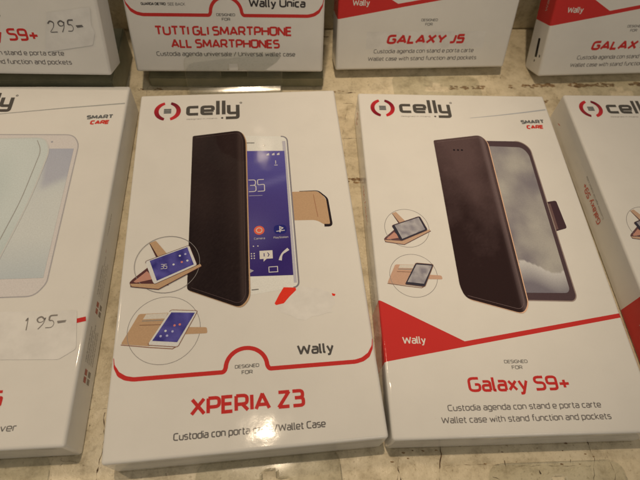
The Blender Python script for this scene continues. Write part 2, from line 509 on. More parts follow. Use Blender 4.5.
def p_stand(P, cx, cy, r, phone, screen, tan, dark):
    """small round vignette: the case folded as a stand"""
    P.stroke(disc(cx, cy, r, 48) + [(cx + r, cy)], .22, (.30, .29, .30))
    q = lambda *pp: [(cx + a * r, cy + b * r) for a, b in pp]
    P.poly(rounded(q((-.60, -.78), (-.40, -.86), (-.02, -.35), (-.30, -.25)), .3), tan)
    P.poly(q((-.56, -.74), (-.60, -.78), (-.34, -.22), (-.28, -.24)), dark)
    P.poly(rounded(q((-1.10, .58), (-1.02, .48), (-.55, .06), (-.20, .55), (.1, .75), (-1.05, .72)), .6), dark)
    P.poly(rounded(q((-.98, .56), (-.60, .22), (-.35, .50), (-.90, .60)), .3), ink(176, 120, 96), 1)
    P.poly(rounded(q((-1.08, .62), (-.30, .68), (1.02, .08), (1.06, .16), (-.20, .86), (-1.0, .74)), .35), tan, 2)
    P.stroke(q((-1.06, .72), (-.22, .87), (1.06, .17)), .3, dark, 3)
    P.poly(rounded(q((-.68, -.12), (.66, -.62), (.93, .12), (-.36, .70)), 1.0), phone, 3)
    P.stroke(rounded(q((-.68, -.12), (.66, -.62), (.93, .12), (-.36, .70)), 1.0), .22, dark, 4)
    P.poly(q((-.54, -.13), (.60, -.55), (.82, .09), (-.28, .58)), screen, 5)
def p_open(P, cx, cy, r, phone, screen, tan, dark):
    """small round vignette: the case lying open"""
    P.stroke(disc(cx, cy, r, 48) + [(cx + r, cy)], .22, (.30, .29, .30))
    q = lambda *pp: [(cx + a * r, cy + b * r) for a, b in pp]
    P.poly(rounded(q((-.72, -.52), (.12, -.50), (-.36, .46), (-1.14, .34)), .8), tan)
    P.stroke(q((-1.14, .36), (-.38, .49), (.26, .58), (.40, .50)), .35, dark, 1)
    P.poly(q((-.52, -.50), (.08, -.49), (.02, -.33), (-.60, -.35)), (.72, .70, .66), 1)
    P.stroke(q((-.62, -.30), (.0, -.28)), .3, (.30, .32, .33), 2)
    P.stroke(q((-.68, -.18), (-.06, -.15)), .22, ink(120, 82, 60), 2)
    P.poly(rounded(q((.55, -.03), (1.18, .02), (1.20, .20), (.46, .18)), .8), tan, 1)
    P.poly(rounded(q((.16, -.58), (.92, -.50), (.40, .54), (-.42, .42)), .9), phone, 3)
    P.stroke(rounded(q((.16, -.58), (.92, -.50), (.40, .54), (-.42, .42)), .9), .26, dark, 4)
    P.poly(q((.18, -.50), (.84, -.44), (.38, .40), (-.30, .31)), screen, 5)

LEATHER_D = ink(30, 19, 17); LEATHER_L = ink(50, 35, 30)
TAN = ink(172, 132, 94)
def bend_band(P, w, v, k, lay=0, col=RED, top=None):
    """red rule with curled ends and a semicircle over 'designed for'"""
    c = w / 2; r = 8.2 * k
    pts = [(w * .006, v - 9.0 * k), (w * .012, v - 5.6 * k), (w * .03, v - 2.4 * k), (w * .055, v - .7 * k), (w * .085, v)]
    pts += [(c - r - .8 * k, v)]
    for i in range(19):
        a = math.pi * (1 - i / 18); pts.append((c + r * math.cos(a), v - 1.4 * k - (r - .4) * math.sin(a)))
    pts += [(c + r + .8 * k, v)]
    pts += [(w - x, y) for x, y in reversed(pts[:5])]
    P.stroke(round_poly(pts, .9), 1.75 * k, col, lay, taper=lambda t: min(1, .12 + 14 * min(t, 1 - t)))

# ---- design 1: picture with rule and arch (left-centre box)
def design_arch(par, w, h):
    F = front(w, h)
    P = Print(F); p_logo(P, 14.8, 12.5, 24.6, 52.2); P.build('brand_logo', par)
    # main picture
    pic = Print(F)
    scr_t, scr_b = ink(84, 74, 126), ink(50, 34, 86)
    pic.poly(rounded([(50, 31.0), (76.3, 33.0), (76.0, 119.0), (52.5, 121.8)], [1, 3.2, 2.5, 1]), ink(205, 192, 178))
    pic.stroke(rounded([(50, 31.0), (76.3, 33.0), (76.0, 119.0), (52.5, 121.8)], [1, 3.2, 2.5, 1])[6:-6], .7, ink(120, 108, 104), 1)
    pic.poly([(73.6, 36), (75.3, 36), (75.2, 117), (73.9, 117)], ink(170, 156, 150), 1)
    def scr(u, v):
        t = (v - 42) / 71; c = mix(scr_t, scr_b, t * 1.2)
        n = noise.noise(Vector((u * .05, v * .03, 3)))
        d = (v - (66 - (u - 55) * .35)) ; streak = math.exp(-(d / 2.0) ** 2) * .16
        g = math.exp(-((u - 56) ** 2 + (v - 90) ** 2) / 130) * .35
        c = mix(c, ink(66, 48, 96), .2 + n * .9)
        return mix(c, ink(150, 140, 185), streak + g * .3)
    pic.poly([(52, 41.6), (74.4, 42.6), (73.9, 113.3), (53.5, 112.6)], scr, 2)
    w_ = (.72, .72, .76)
    pic.poly(disc(64.2, 38.5, .6, 14), (.04, .04, .06), 2)
    pic.stroke([(55, 36.4), (59.5, 36.6)], .5, (.2, .2, .2), 2)
    pic.stroke([(55.5, 119.2), (58.5, 119.1)], .45, (.2, .2, .2), 2)
    for a in (65.3, 68, 70.5): pic.poly([(a, 44.4), (a + 1.3, 43.6), (a + 1.3, 45.2), (a, 45.2)], w_, 3)
    pic.text('35', 55.6, 63.6, 67.4, 7.4, .42, w_, lay=3)
    pic.stroke([(55.8, 69.6), (62.2, 69.7)], .3, mix(w_, scr_t, .5), 3)
    pic.stroke([(69.6, 48.6), (69.6, 50.8)], .35, w_, 3); pic.stroke([(68.8, 51.6), (70.5, 51.6)], .35, w_, 3)
    pic.poly(disc(59.9, 89.3, 2.4, 24), ink(205, 88, 62), 3); pic.stroke(disc(59.9, 89.3, 1.3, 16) + [(61.2, 89.3)], .45, (.75, .6, .55), 4)
    pic.poly(rounded([(66.6, 86.9), (72.5, 86.9), (72.5, 91.9), (66.6, 91.9)], 2.2), ink(38, 36, 92), 3)
    pic.stroke([(69.4, 91), (69.4, 87.9), (70.8, 88.7), (69.6, 89.6)], .5, w_, 4); pic.stroke([(67.7, 90.4), (71.6, 90)], .4, w_, 4)
    pic.text('Camera', 57.4, 62.4, 94.2, 1.1, .2, mix(w_, scr_b, .4), lay=3)
    pic.text('PlayStation', 66.2, 73.0, 94.2, 1.1, .2, mix(w_, scr_b, .4), lay=3)
    pic.poly([(59.6, 100.2), (65.4, 100.2), (65.4, 104.4), (62.6, 104.4), (61.2, 105.8), (61.3, 104.4), (59.6, 104.4)], (.78, .77, .76), 3)
    pic.stroke([(61.6, 101.5), (61.6, 103.2)], .35, scr_b, 4); pic.stroke([(63.2, 101.3), (63.8, 102.4), (63.2, 103.4)], .35, scr_b, 4)
    pic.stroke(round_poly([(72.6, 100.0), (69.4, 102.4), (68.6, 105.6)], 1.6), 1.05, w_, 3, taper=lambda t: 1.35 - 1.6 * t * (1 - t) * 1.4)
    pic.stroke([(63.4, 108.6), (67.2, 108.6), (67.2, 111.2), (63.4, 111.2), (63.4, 108.6)], .35, w_, 3)
    for i in range(3):
        for j in range(3): pic.poly(disc(54.8 + i * 1.2, 101.4 + j * 1.2, .34, 8), w_, 3)
    for a in (54.8, 57, 59): pic.poly(disc(a, 97.6, .32, 8), w_, 3)
    pic.poly([(54.8, 108.8), (56.8, 110), (54.8, 111.2)], mix(w_, scr_b, .4), 3)
    strap = [(76.4, 68.4), (88.8, 68.6), (92.6, 73.2), (93.3, 88.0), (90.6, 88.2), (86.6, 85.2), (76.0, 84.8)]
    pic.poly(rounded(strap, [0, 2, 2.5, 1, 1, 2, 0]), TAN)
    pic.stroke(round_poly([(80, 68.3), (89.0, 68.4), (93.0, 73.0), (93.6, 88.6), (90.2, 88.4)], 1.5), 1.1, ink(38, 28, 28), 1, taper=lambda t: .25 + 1.1 * t)
    pic.stroke([(86.6, 70.5), (87.6, 83.5)], .35, ink(150, 104, 72), 1)
    cover_o = rounded([(28.3, 30.6), (52.6, 27.8), (55.0, 34), (54.4, 122.6), (50.6, 127.2), (28.2, 117.2)], [.8, 3.5, 3, 3.5, 3, 1.2])
    pic.poly([(x + .6, y + .5) for x, y in cover_o], TAN, 5)
    def lea(u, v):
        t = (u - 28) / 26
        n = noise.noise(Vector((u * .09, v * .035, 1)))
        c = mix(LEATHER_L, LEATHER_D, .35 + .65 * (v - 30) / 90 + n * .5)
        e = math.exp(-((t - .93) / .05) ** 2) * .35
        g = noise.noise(Vector((u * 1.6, v * 1.6, 7))) * .12
        return mix(mix(c, ink(86, 66, 56), e), ink(70, 54, 46), max(0, g + .04))
    pic.poly(cover_o, lea, 6, .8)
    pic.stroke(round_poly([(30, 31.9), (52.0, 29.4), (53.6, 34.5), (53.0, 122), (50.2, 125.3), (30, 116.4)], 3), .16, ink(84, 64, 58), 7)
    P2 = pic.build('case_picture', par)
    c = Print(F, 9); ph = ink(196, 182, 164)
    def sc2(u, v): return mix(ink(50, 42, 96), ink(86, 76, 130), .5 + noise.noise(Vector((u * .3, v * .3, 1))))
    p_stand(c, 19.3, 104, 14.0, ph, sc2, TAN, ink(84, 48, 44))
    for (a, b) in ((.38, -.25), (.55, -.30), (.45, -.02), (.62, -.06), (.2, .05)):
        c.poly(disc(19.3 + a * 14, 104 + b * 14, .5, 10), [ink(196, 110, 90), ink(160, 150, 190), ink(190, 180, 180)][int(a * 100) % 3], 6)
    c.text('35', 16.6, 19.4, 106.6, 2.4, .25, w_, lay=6)
    c.build('stand_picture', par)
    c = Print(F); p_open(c, 19.5, 134.4, 14.6, ph, sc2, TAN, ink(130, 84, 58))
    for (a, b) in ((.05, .05), (.25, .08), (.10, .2), (-.08, .2), (.3, -.1), (.45, -.12)):
        c.poly(disc(19.5 + a * 14, 134.4 + b * 14, .5, 10), [ink(196, 110, 90), ink(160, 150, 190), ink(190, 180, 180)][int(a * 100) % 3], 6)
    c.build('open_case_picture', par)
    P = Print(F); bend_band(P, w, 154.0, 1.); P.build('red_rule', par)
    P = Print(F); P.text('Wally', 73.0, 88.0, 149.5, 4.4, .86, GREY); P.build('range_name', par)
    P = Print(F); tiny(P, 47.9, 153.0, 9.6, .2); P.build('designed_for_text', par)
    P = Print(F); P.text('XPERIA Z3', 30.8, 74.4, 169.9, 6.9, 1.35, RED); P.build('model_name', par)
    P = Print(F); P.text('Custodia con porta carte/Wallet Case', 25.1, 81.6, 178.1, 2.75, .42, (.13, .125, .13)); P.build('description_text', par)
    P = Print(F, 1); rr = random.Random(9)
    for k in range(0):
        x, y = rr.choice([(rr.gauss(66, 6), rr.gauss(12, 5)), (rr.gauss(86, 8), rr.gauss(60, 30)), (rr.gauss(40, 20), rr.gauss(160, 8))])
        if 3 < x < w - 3 and 3 < y < h - 3: P.stroke([(x, y), (x + rr.uniform(-1.5, 1.5), y + rr.uniform(-.4, .4))], rr.uniform(.15, .45), (.45, .43, .40))
    P.build('scuff_marks', par)
    # torn remains of a price label
    P = Print(F, 2.5)
    P.poly([(69.3, 118.9), (74.4, 119.4), (74.6, 120.6), (71.6, 123.4), (68.9, 126.4), (65.6, 127.0), (65.0, 126.2), (67.2, 122.2)], (.85, .05, .03))
    P.poly([(89.8, 123.2), (91.4, 123.7), (91.0, 124.6), (90.0, 124.4)], (.85, .05, .03))
    st = P.build('torn_price_sticker', par)
    Q = Print(F, 1.5)
    rr = random.Random(4); pts = []
    for i in range(26):
        a = i / 26 * 2 * math.pi
        pts.append((79 + (12.4 + rr.uniform(-1.4, 1.4)) * math.cos(a), 126.8 + (7.2 + rr.uniform(-1.1, 1.0)) * math.sin(a)))
    Q.poly(pts, (.80, .80, .79)); Q.build('paper_residue', st, [M_STICK])

# ---- design 2: red wedge box
RED_WEDGE = lambda s: [((0, 125.0 * s), (34.5 * s, 144.3 * s)), ((34.5 * s, 144.3 * s), (106.2 * s, 132.6 * s)), ((0, 152.4 * s), (106.2 * s, 134.6 * s))]
def design_wedge(par, w, h, name, upper=False, logo=True, picture=True):
    s = w / 106.2
    F0 = front(w, h); F = lambda u, v, L: F0(u * s, h - (182.3 - v) * s, L)
    if logo:
        P = Print(F); p_logo(P, 12.9, 11.3, 22.2, 50.4, k=.97); P.build('brand_logo', par)
        P = Print(F); p_care(P, 88.6, 22.0); P.build('care_badge', par)
    if picture:
        pic = Print(F)
        fr = rounded([(60, 34.2), (84.6, 34.4), (88.8, 39.0), (88.6, 124.6), (86.8, 126.8), (62, 126.0)], [1, 3, 3, 2, 2, 1])
        pic.poly(fr, ink(74, 54, 52)); pic.stroke(fr[6:-2], .5, ink(140, 116, 100), 1)
        def clouds(u, v):
            n = noise.fractal(Vector((u * .055, v * .045, 2)), 1.0, 2.0, 5)
            c = mix(ink(118, 105, 100), ink(158, 144, 126), .5 + n * .8)
            dune = v - (108 + (u - 62) * .12 + 2.2 * math.sin(u * .25))
            if dune > 0: c = mix(ink(182, 168, 152), ink(112, 100, 98), dune / 11)
            return c
        pic.poly(rounded([(62, 37.8), (84.4, 38.6), (87.0, 43.2), (86.4, 121.0), (85.0, 122.8), (62, 122.4)], [0, 3, 2.5, 2, 2, 0]), clouds, 2, 1.1)
        pic.poly(rounded([(88.4, 73.6), (93.6, 72.6), (94.6, 88.8), (88.4, 90.6)], [0, 1.2, 1.2, 0]), ink(64, 42, 42))
        pic.poly([(88.4, 74.6), (90.2, 74.6), (90.2, 89.4), (88.4, 89.8)], ink(100, 72, 64), 1)
        co = rounded([(37.6, 34.4), (63.4, 30.4), (66.4, 35), (65.6, 128), (62.3, 132.4), (38.4, 124.8), (36.8, 119)], [.8, 3.5, 3, 3, 3, 3, 2])
        pic.poly([(x + .45, y + .4) for x, y in co], ink(206, 156, 118), 5)
        def lea(u, v):
            n = noise.fractal(Vector((u * .07, v * .05, 5)), 1., 2., 3) * .6 + noise.noise(Vector((u * 1.5, v * 1.5, 2))) * .22 - .35 * math.exp(-(((u - v * .06) - 50) / 6) ** 2)
            t = (v - 30) / 100
            c = mix(ink(82, 60, 54), ink(42, 26, 23), t * 1.5 + n * .6)
            return mix(c, ink(122, 98, 90), math.exp(-(((u - 37) / 28 - .96) / .04) ** 2) * .5)
        pic.poly(co, lea, 6, 1.0)
        for a in (47.5, 49.6, 51.7): pic.poly(disc(a, 40.9, .55, 12), ink(24, 16, 18), 7)
        pic.stroke(round_poly([(39, 35.7), (62.8, 32.0), (64.7, 35.4), (64.2, 127.2), (61.8, 130.5), (39.4, 123.6)], 3), .16, ink(112, 88, 80), 7)
        pic.build('case_picture', par)
        gs = lambda u, v: mix(ink(120, 108, 106), ink(164, 150, 138), .5 + 1.2 * noise.noise(Vector((u * .4, v * .4, 1))))
        c = Print(F); p_stand(c, 16.8, 88.5, 10.5, ink(52, 46, 50), gs, ink(176, 136, 104), ink(92, 62, 58)); c.build('stand_picture', par)
        c = Print(F); p_open(c, 16.8, 113.4, 10.7, ink(52, 46, 50), gs, ink(180, 136, 106), ink(120, 84, 64)); c.build('open_case_picture', par)
    P = Print(F); P.text('Wally', 8.2, 18.0, 145.0 if not upper else 145.2, 3.2, .5, (.80, .80, .78)); P.build('range_name', par)
    P = Print(F); tiny(P, 49.2, 154.0, 9.9, .25); P.build('designed_for_text', par)
    P = Print(F)
    if name == 'Galaxy S9+': P.text('Galaxy S9+', 32.4, 74.5, 165.3, 6.0, 1.1, RED)
    else: P.text(name, 29.6, 77.0, 167.0, 5.6, 1.4, RED, slant=.2)
    P.build('model_name', par)
    P = Print(F)
    g = (.17, .16, .165)
    P.text('Custodia agenda con stand e porta carte', 22.7, 84.6, 172.4, 2.45, .35, g)
    P.text('Wallet case with stand function and pockets', 19.5, 87.3, 176.9, 2.45, .35, g)
    P.build('description_text', par)
    # left side: small ring, rotated model name
    Sd = left_text_map(w, h)
    P = Print(lambda p, q, L: Sd(h - p * s, q, L))
    for sg in (-1, 1):
        P.stroke([(10.5 + 3.0 * math.sin(R(a)) * 1, 9.8 + sg * 3.0 * math.cos(R(a))) for a in range(-62, 63, 8)], .9, RED)
    P.poly([(9.8, 9.0), (11.2, 9.0), (11.2, 10.6), (9.8, 10.6)], GREY)
    P.build('side_logo', par)
    P = Print(lambda p, q, L: Sd(h - (100 - p) * s, q, L))       # p now runs up the box
    # letters stand towards the table: v decreasing = q decreasing
    P.text('Galaxy S9+' if name == 'Galaxy S9+' else name, 19, 44, 10.6, 3.6, .6, (.62, .14, .10))
    for q_ in (14.6,):
        P.text('Custodia agenda Wallet case', 19, 46, q_ - 1.2, 1.2, .18, (.45, .44, .43))
    P.build('side_text', par)
    P = Print(P.f); P.text('Wally', -46, -36, 11.5, 2.6, .45, (.62, .35, .33)); P.build('side_range_name', par)

# ------------------------------------------------------------------ scene: cartons
def label(o, lab, cat, group=None, kind=None):
    if lab: o['label'] = lab
    if cat: o['category'] = cat
    if group: o['group'] = group
    if kind: o['kind'] = kind
GRP = 'white phone case boxes on the painted shelf'
def box_empty(x, y, yaw, w, h, lab):            # x,y = top-left corner of the front face; lies flat
    e = bpy.data.objects.new('phone_case_box', None); col.objects.link(e)
    e.empty_display_size = .01
    bl = Vector((x, y, 0)) + Vector((math.sin(R(yaw)), -math.cos(R(yaw)), 0)) * h
    e.matrix_world = Matrix.Translation(bl * MM) @ Matrix.Rotation(R(yaw), 4, 'Z')
    label(e, lab, 'box', GRP); return e
def box_standing(x, y, z, yaw, lean, lab):      # x,y,z = lower-left corner of the front face
    e = bpy.data.objects.new('phone_case_box', None); col.objects.link(e)
    e.empty_display_size = .01
    Rm = Matrix.Rotation(R(yaw), 4, 'Z') @ Matrix.Rotation(R(90 - lean), 4, 'X')
    n = Rm @ Vector((0, 0, 1))
    e.matrix_world = Matrix.Translation((Vector((x, y, z)) - n * T) * MM) @ Rm
    label(e, lab, 'box', GRP); return e
def flat_prof(L, z0=.6, z1=.6): return [(-6, z0)] + [(L * k / 4, z0 + (z1 - z0) * k / 4) for k in range(5)]

# B: box with the arch, centre-left
W, H = 105.0, 184.1
B = box_empty(-103.9, 199.3, 10.84, W, H, 'white box lettered XPERIA Z3 with brown wallet case picture and torn red sticker')
make_carton(B, W, H); flap_seams(B, W, H); design_arch(B, W, H)
make_tab(B, W, H, 22, 77, [(-6, .6), (6, .7), (12, 2.5), (15, 4.5), (17, 5.4), (19, 6.2), (20, 8.4), (20.8, 12), (21.4, 14.4), (22.8, 19.2), (24.7, 25.2)])

# C: red wedge box, centre-right
W, H = 106.2, 182.3
C = box_empty(12.1, 218.5, 7.28, W, H, 'lying white box lettered Galaxy S9+ showing its whole dark brown case picture')
make_carton(C, W, H, RED_WEDGE(1)); flap_seams(C, W, H); design_wedge(C, W, H, 'Galaxy S9+')
make_tab(C, W, H, 26, 81, flat_prof(36))
def crease(par, w, h, pts, wd=.5, c=(.34, .32, .30), name='crease'):
    P = Print(front(w, h), 3); P.stroke(pts, wd, c, taper=lambda t: .25 + .9 * t); P.build(name, par)
crease(C, W, H, [(60.4, 18.0), (75, 16.0), (90, 13.6), (104.6, 11.0)], .7, ink(158, 150, 140))

# D: same design, right edge of the picture
D = box_empty(129.3, 234.9, 7.88, W, H, 'lying white box at the right edge showing its left side with red Galaxy S9+ lettering')
make_carton(D, W, H, RED_WEDGE(1)); flap_seams(D, W, H); design_wedge(D, W, H, 'Galaxy S9+')
make_tab(D, W, H, 26, 81, flat_prof(33))

# A: pale transparent case, left edge
W, H = 107.0, 184.1
ya = R(8.60)
ax, ay = -187.6 - 29.8 * math.cos(ya), 193.9 - 29.8 * math.sin(ya)
A = box_empty(ax, ay, 8.60, W, H, 'lying white box at the left edge with pale clear case picture and handwritten 195 sticker')
make_carton(A, W, H); flap_seams(A, W, H)
make_tab(A, W, H, 26, 81, flat_prof(32))
def design_clear(par, w, h):
    F0 = front(w, h); F = lambda u, v, L: F0(u, v, L)
    P = Print(F); p_logo(P, 12.5, 12.0, 21.5, 49.0); P.build('brand_logo', par)
    P = Print(F); p_care(P, 88.4, 24.6); P.build('care_badge', par)
    crease(par, w, h, [(10, 27), (44.5, 20.5), (75, 16.6), (106, 13.2)], .6, ink(150, 140, 124))
    pic = Print(F)
    body = rounded([(22, 34.2), (83.5, 35.0), (87.2, 41), (87.3, 118), (83.5, 124.0), (22, 124.4)], [5, 4, 3, 2, 3.5, 5])
    pic.poly(body, ink(194, 176, 158)); pic.stroke(body + body[:1], .55, ink(160, 146, 134), 1)
    def sc(u, v):
        t = (v - 44) / 72
        c = mix(ink(176, 170, 158), ink(190, 180, 162), min(1, t * 2.2) + .25 * noise.noise(Vector((u * .06, v * .05, 0))))
        a_ = max(0, min(1, (62.5 + (85 - u) * .6 - v) / 5 + .5)) * max(0, min(1, (u - 72 - (v - 44) * .1) / 3 + .5)); c = mix(c, ink(146, 136, 140), .6 * a_)
        return mix(c, ink(156, 156, 148), max(0, t - .7) * 1.8)
    pic.poly([(24, 43.8), (85.3, 44.1), (85.4, 115.5), (24, 115.8)], sc, 2)
    pic.poly(disc(74, 39.6, .55, 10), ink(150, 140, 134), 2)
    def fl(u, v): return mix(ink(176, 173, 156), ink(191, 184, 166), .5 + noise.noise(Vector((u * .05, v * .03, 4))) - (v - 80) * .004)
    flap = rounded([(18, 38.0), (70.2, 36.8), (74.0, 45.0), (71.2, 75), (65.5, 104), (60, 130), (18, 132)], [3, 5, 5, 20, 20, 5, 3])
    pic.poly(flap, fl, 4); pic.stroke(flap + flap[:1], .7, ink(186, 174, 156), 5)
    pic.stroke(round_poly([(66.8, 38.6), (70.0, 45.0), (67.2, 75), (61.5, 104), (58, 124)], 8), .4, ink(150, 138, 122), 5)
    pic.build('case_picture', par)
    P = Print(F); P.stroke([(20, 149), (50, 145), (99.5, 136.4)], 1.7, ink(186, 176, 164)); P.stroke([(100.8, 136.0), (106.2, 134.8)], 2.0, RED, 1)
    P.build('red_rule', par)
    P = Print(F); P.text('GALAXY S5', 44, 81.2, 168.9, 6.2, 1.1, RED); P.build('model_name', par)
    P = Print(F); P.text('Custodia trasparente/Clear cover', 28, 88.6, 177.9, 2.7, .36, (.16, .155, .16)); P.build('description_text', par)
    st = Print(F, 5); st.poly(rounded([(70.0, 130.6), (102.0, 130.8), (104.6, 147.5), (98.6, 151.6), (70.0, 150.6)], 1.0), (.76, .76, .75))
    so = st.build('price_sticker', par, [M_STICK])
    P = Print(F, 7)
    hand(P, '195-', 82.2, 99.2, 139.0, 5.6, .62, .05)
    P.build('handwritten_price', so, [M_PENCIL])
    # right side: multilingual small print
    Rm = lambda p, q, L: (w + .035 * L, p, q)
    P = Print(Rm); rr = random.Random(11)
    y = h - 12
    def flipped_text(s_, p0, p1, q, cap, wd, c):
        P2 = Print(lambda p, qq, L: Rm(p, 2 * q - qq, L)); P2.text(s_, p0, p1, q, cap, wd, c)
        b0 = len(P.V); P.V += P2.V; P.F += [[i + b0 for i in f] for f in P2.F]; P.C += P2.C
    words = ['custodia in gel per smartphone', 'protective cover for phone', 'coque de protection souple', 'schutzhulle aus weichem gel', 'funda flexible transparente', 'capa de protecao flexivel']
    for k in range(6):
        top = h - 6 - k * 29.5
        for (a, b) in ((0, 6), (0, 10), (3, 6), (3, 10)):
            P.poly([(top - a - 2.4, b), (top - a, b), (top - a, b + 2.6), (top - a - 2.4, b + 2.6)], (.42, .10, .09) if (a + b) % 3 else (.22, .2, .2))
        for j in range(5 if k else 0):
            ln = rr.uniform(14, 20); flipped_text(words[(k + j) % 6], top + 2.5, top + 2.5 + ln, 13.2 - j * 2.0, 1.15, .16, (.36, .33, .32))
    P.build('side_text', par)
def hand(P, s, x0, x1, base, cap, wd, wob):
    rr = random.Random(len(s) + int(x0))
    n = len(s); step = (x1 - x0) / n
    sh = {'1': [[(.1, .7), (.35, 1), (.3, 0)]], '9': [[(.85, .75), (.55, 1), (.15, .8), (.3, .5), (.7, .55), (.88, .95), (.75, .4), (.45, 0)]],
          '5': [[(.9, 1), (.3, .98), (.22, .58), (.6, .62), (.8, .35), (.6, .05), (.1, .05)]],
          '2': [[(.08, .75), (.35, 1), (.75, .85), (.6, .45), (.08, .02), (.9, .06)]], '-': [[(.1, .45), (.8, .52)], [(.15, .36), (.85, .42)]]}
    for i, ch in enumerate(s):
        for stt in sh[ch]:
            pts = [(x0 + (i + px) * step + rr.uniform(-wob, wob) * cap, base - py * cap - (i * step) * .06) for px, py in stt]
            P.stroke(round_poly(pts, .9), wd, (.13, .125, .13), taper=lambda t: .75 + .35 * math.sin(t * 5 + 1))
design_clear(A, W, H)

# ---- upper row, standing and leaning back
# E: S9+ with price sticker
def nearer(k, *p): return (p[0] * k, p[1] * k, 222 + k * (p[2] - 222))
WE = 117.7 * .902; HE = 182.3 * WE / 106.2
E_ = box_standing(*nearer(.902, -247.4, 209.1, 6.4), 7.8, 22.6, 'standing white box with handwritten 295 sticker beside Galaxy S9+ lettering, top left corner')
make_carton(E_, WE, HE, RED_WEDGE(WE / 106.2)); flap_seams(E_, WE, HE); design_wedge(E_, WE, HE, 'Galaxy S9+', upper=True)
Fm0 = front(117.7, 202.04); Fm = lambda u, v, L: (lambda q: (q[0] * .902, q[1] * .902, T + .035 * L))(Fm0(u, v, L)); HE0 = 202.04
st = Print(Fm, 5); st.poly(rounded([(90.0, HE0 - 33.8), (113.8, HE0 - 37.2), (112.2, HE0 - 28), (113.4, HE0 - 24), (110.7, HE0 - 17.1), (83.6, HE0 - 12.9), (86.4, HE0 - 22)], .8), (.8, .8, .8))
so = st.build('price_sticker', E_, [M_STICK])
P = Print(Fm, 7); hand(P, '295-', 88.9, 108.5, HE0 - 23.6, 6.2, .72, .02); P.build('handwritten_price', so, [M_PEN])

# F: universal wallet, arch design
WF = 109.5 * .965; HF = 184.1 * WF / 105
F_ = box_standing(*nearer(.965, -117.5, 230.0, 6.4), 8.6, 19.4, 'standing white box lettered TUTTI GLI SMARTPHONE ALL SMARTPHONES above the XPERIA Z3 box')
make_carton(F_, WF, HF); flap_seams(F_, WF, HF)
def design_universal(par, w0, h0):
    w, h = 109.5, 184.1 * 109.5 / 105
    F1 = front(w, h); F = lambda u, v, L: (lambda q: (q[0] * .965, q[1] * .965, T + .035 * L))(F1(u, v, L))
    P = Print(F); p_logo(P, 15, 13, 26, 54); P.build('brand_logo', par)
    pic = Print(F)
    co = rounded([(34, 34), (62, 31), (64, 36), (63, 124), (60, 127), (34, 118)], 3)
    pic.poly([(60, 36), (82, 36), (82, 120), (60, 120)], ink(190, 180, 170)); pic.poly([(62, 44), (80, 44), (80, 112), (62, 112)], ink(90, 90, 140), 1)
    pic.poly(co, ink(50, 34, 34), 2); pic.build('case_picture', par)
    # pale upper panel with rounded lower corners behind the rule
    k = w / 105
    P = Print(F); bend_band(P, w, h - 32.4, k); P.build('red_rule', par)
    P = Print(F); P.text('Wally Unica', 67.4, 98.7, h - 36.9, 4.3, .85, (.06, .055, .06)); P.build('range_name', par)
    P = Print(F); tiny(P, 49.2, h - 32.0, 10.4, .16)
    P.build('designed_for_text', par)
    P = Print(F)
    P.text('GUARDA DIETRO', 9.3, 22.5, h - 37.3, 1.5, .34, (.08, .08, .08)); P.text('SEE BACK', 23.5, 33, h - 37.3, 1.5, .22, (.2, .2, .2))
    P.build('small_caption', par)
    P = Print(F); P.text('TUTTI GLI SMARTPHONE', 14.2, 91.2, h - 21.3, 5.3, 1.05, RED); P.text('ALL SMARTPHONES', 22.1, 84.1, h - 14.2, 5.2, 1.05, RED)
    P.build('model_name', par)
    P = Print(F); P.text('Custodia agenda universale / Universal wallet case', 13.1, 93.0, h - 9.6, 2.6, .36, (.12, .12, .12)); P.build('description_text', par)
design_universal(F_, WF, HF)

# G, H
WG = 105.8; HG = 182.3 * WG / 106.2
G_ = box_standing(-1.6, 249.5, 6.4, 10.2, 19.5, 'standing white box with red wedge and complete GALAXY J5 lettering, right of TUTTI GLI SMARTPHONE')
make_carton(G_, WG, HG, RED_WEDGE(WG / 106.2)); flap_seams(G_, WG, HG); design_wedge(G_, WG, HG, 'GALAXY J5', upper=True)
st = Print(lambda u, v, L: front(WG, HG)(u, v, L * .4)); st.poly([(17.6, HG - 22.6), (89.5, HG - 22.3), (89.5, HG - 12.6), (17.6, HG - 12.4)], (.72, .71, .69)); st.build('cover_up_sticker', G_, [M_STICK])
WH = 105.4; HH = 182.3 * WH / 106.2
H_ = box_standing(123.6, 263.1, 6.4, 10.9, 24.3, 'standing white box with red wedge and dark slot in its left side, top right corner')
make_carton(H_, WH, HH, RED_WEDGE(WH / 106.2)); flap_seams(H_, WH, HH); design_wedge(H_, WH, HH, 'GALAXY J3', upper=True)
P = Print(left_text_map(WH, HH), 2)
P.poly([(9.5, 9.8), (20.5, 9.2), (21.0, 11.8), (10.0, 12.6)], (.012, .012, .014)); P.poly([(10.5, 15.0), (12.2, 14.7), (12, 16), (10.8, 16.2)], (.012, .012, .014)); P.poly([(6.6, 10.2), (8.0, 9.9), (8, 11.2), (6.9, 11.2)], (.03, .02, .02))
P.build('slot', H_)

# ---- next row, below the picture: only its clear hangers reach into view
for (x, y, yaw, tl, lab) in ((-54, -24, 11.5, 45, 'clear hang tab of a white box reaching in below the XPERIA Z3 box'),
                             (-168, -34, 9.0, 45, 'clear hang tab of a white box reaching in at the lower left corner'),
                             (58, -9, 7.5, 42, 'clear hang tab of a white box reaching in below the lying Galaxy S9+ box')):
    b = box_empty(x, y, yaw, 105, 182, lab)
    make_carton(b, 105, 182, RED_WEDGE(1))
    P = Print(front(105, 182)); p_logo(P, 12.9, 11.3, 22.2, 50.4, k=.97); P.build('brand_logo', b)
    make_tab(b, 105, 182, 24, 81, flat_prof(tl, .6, .8))

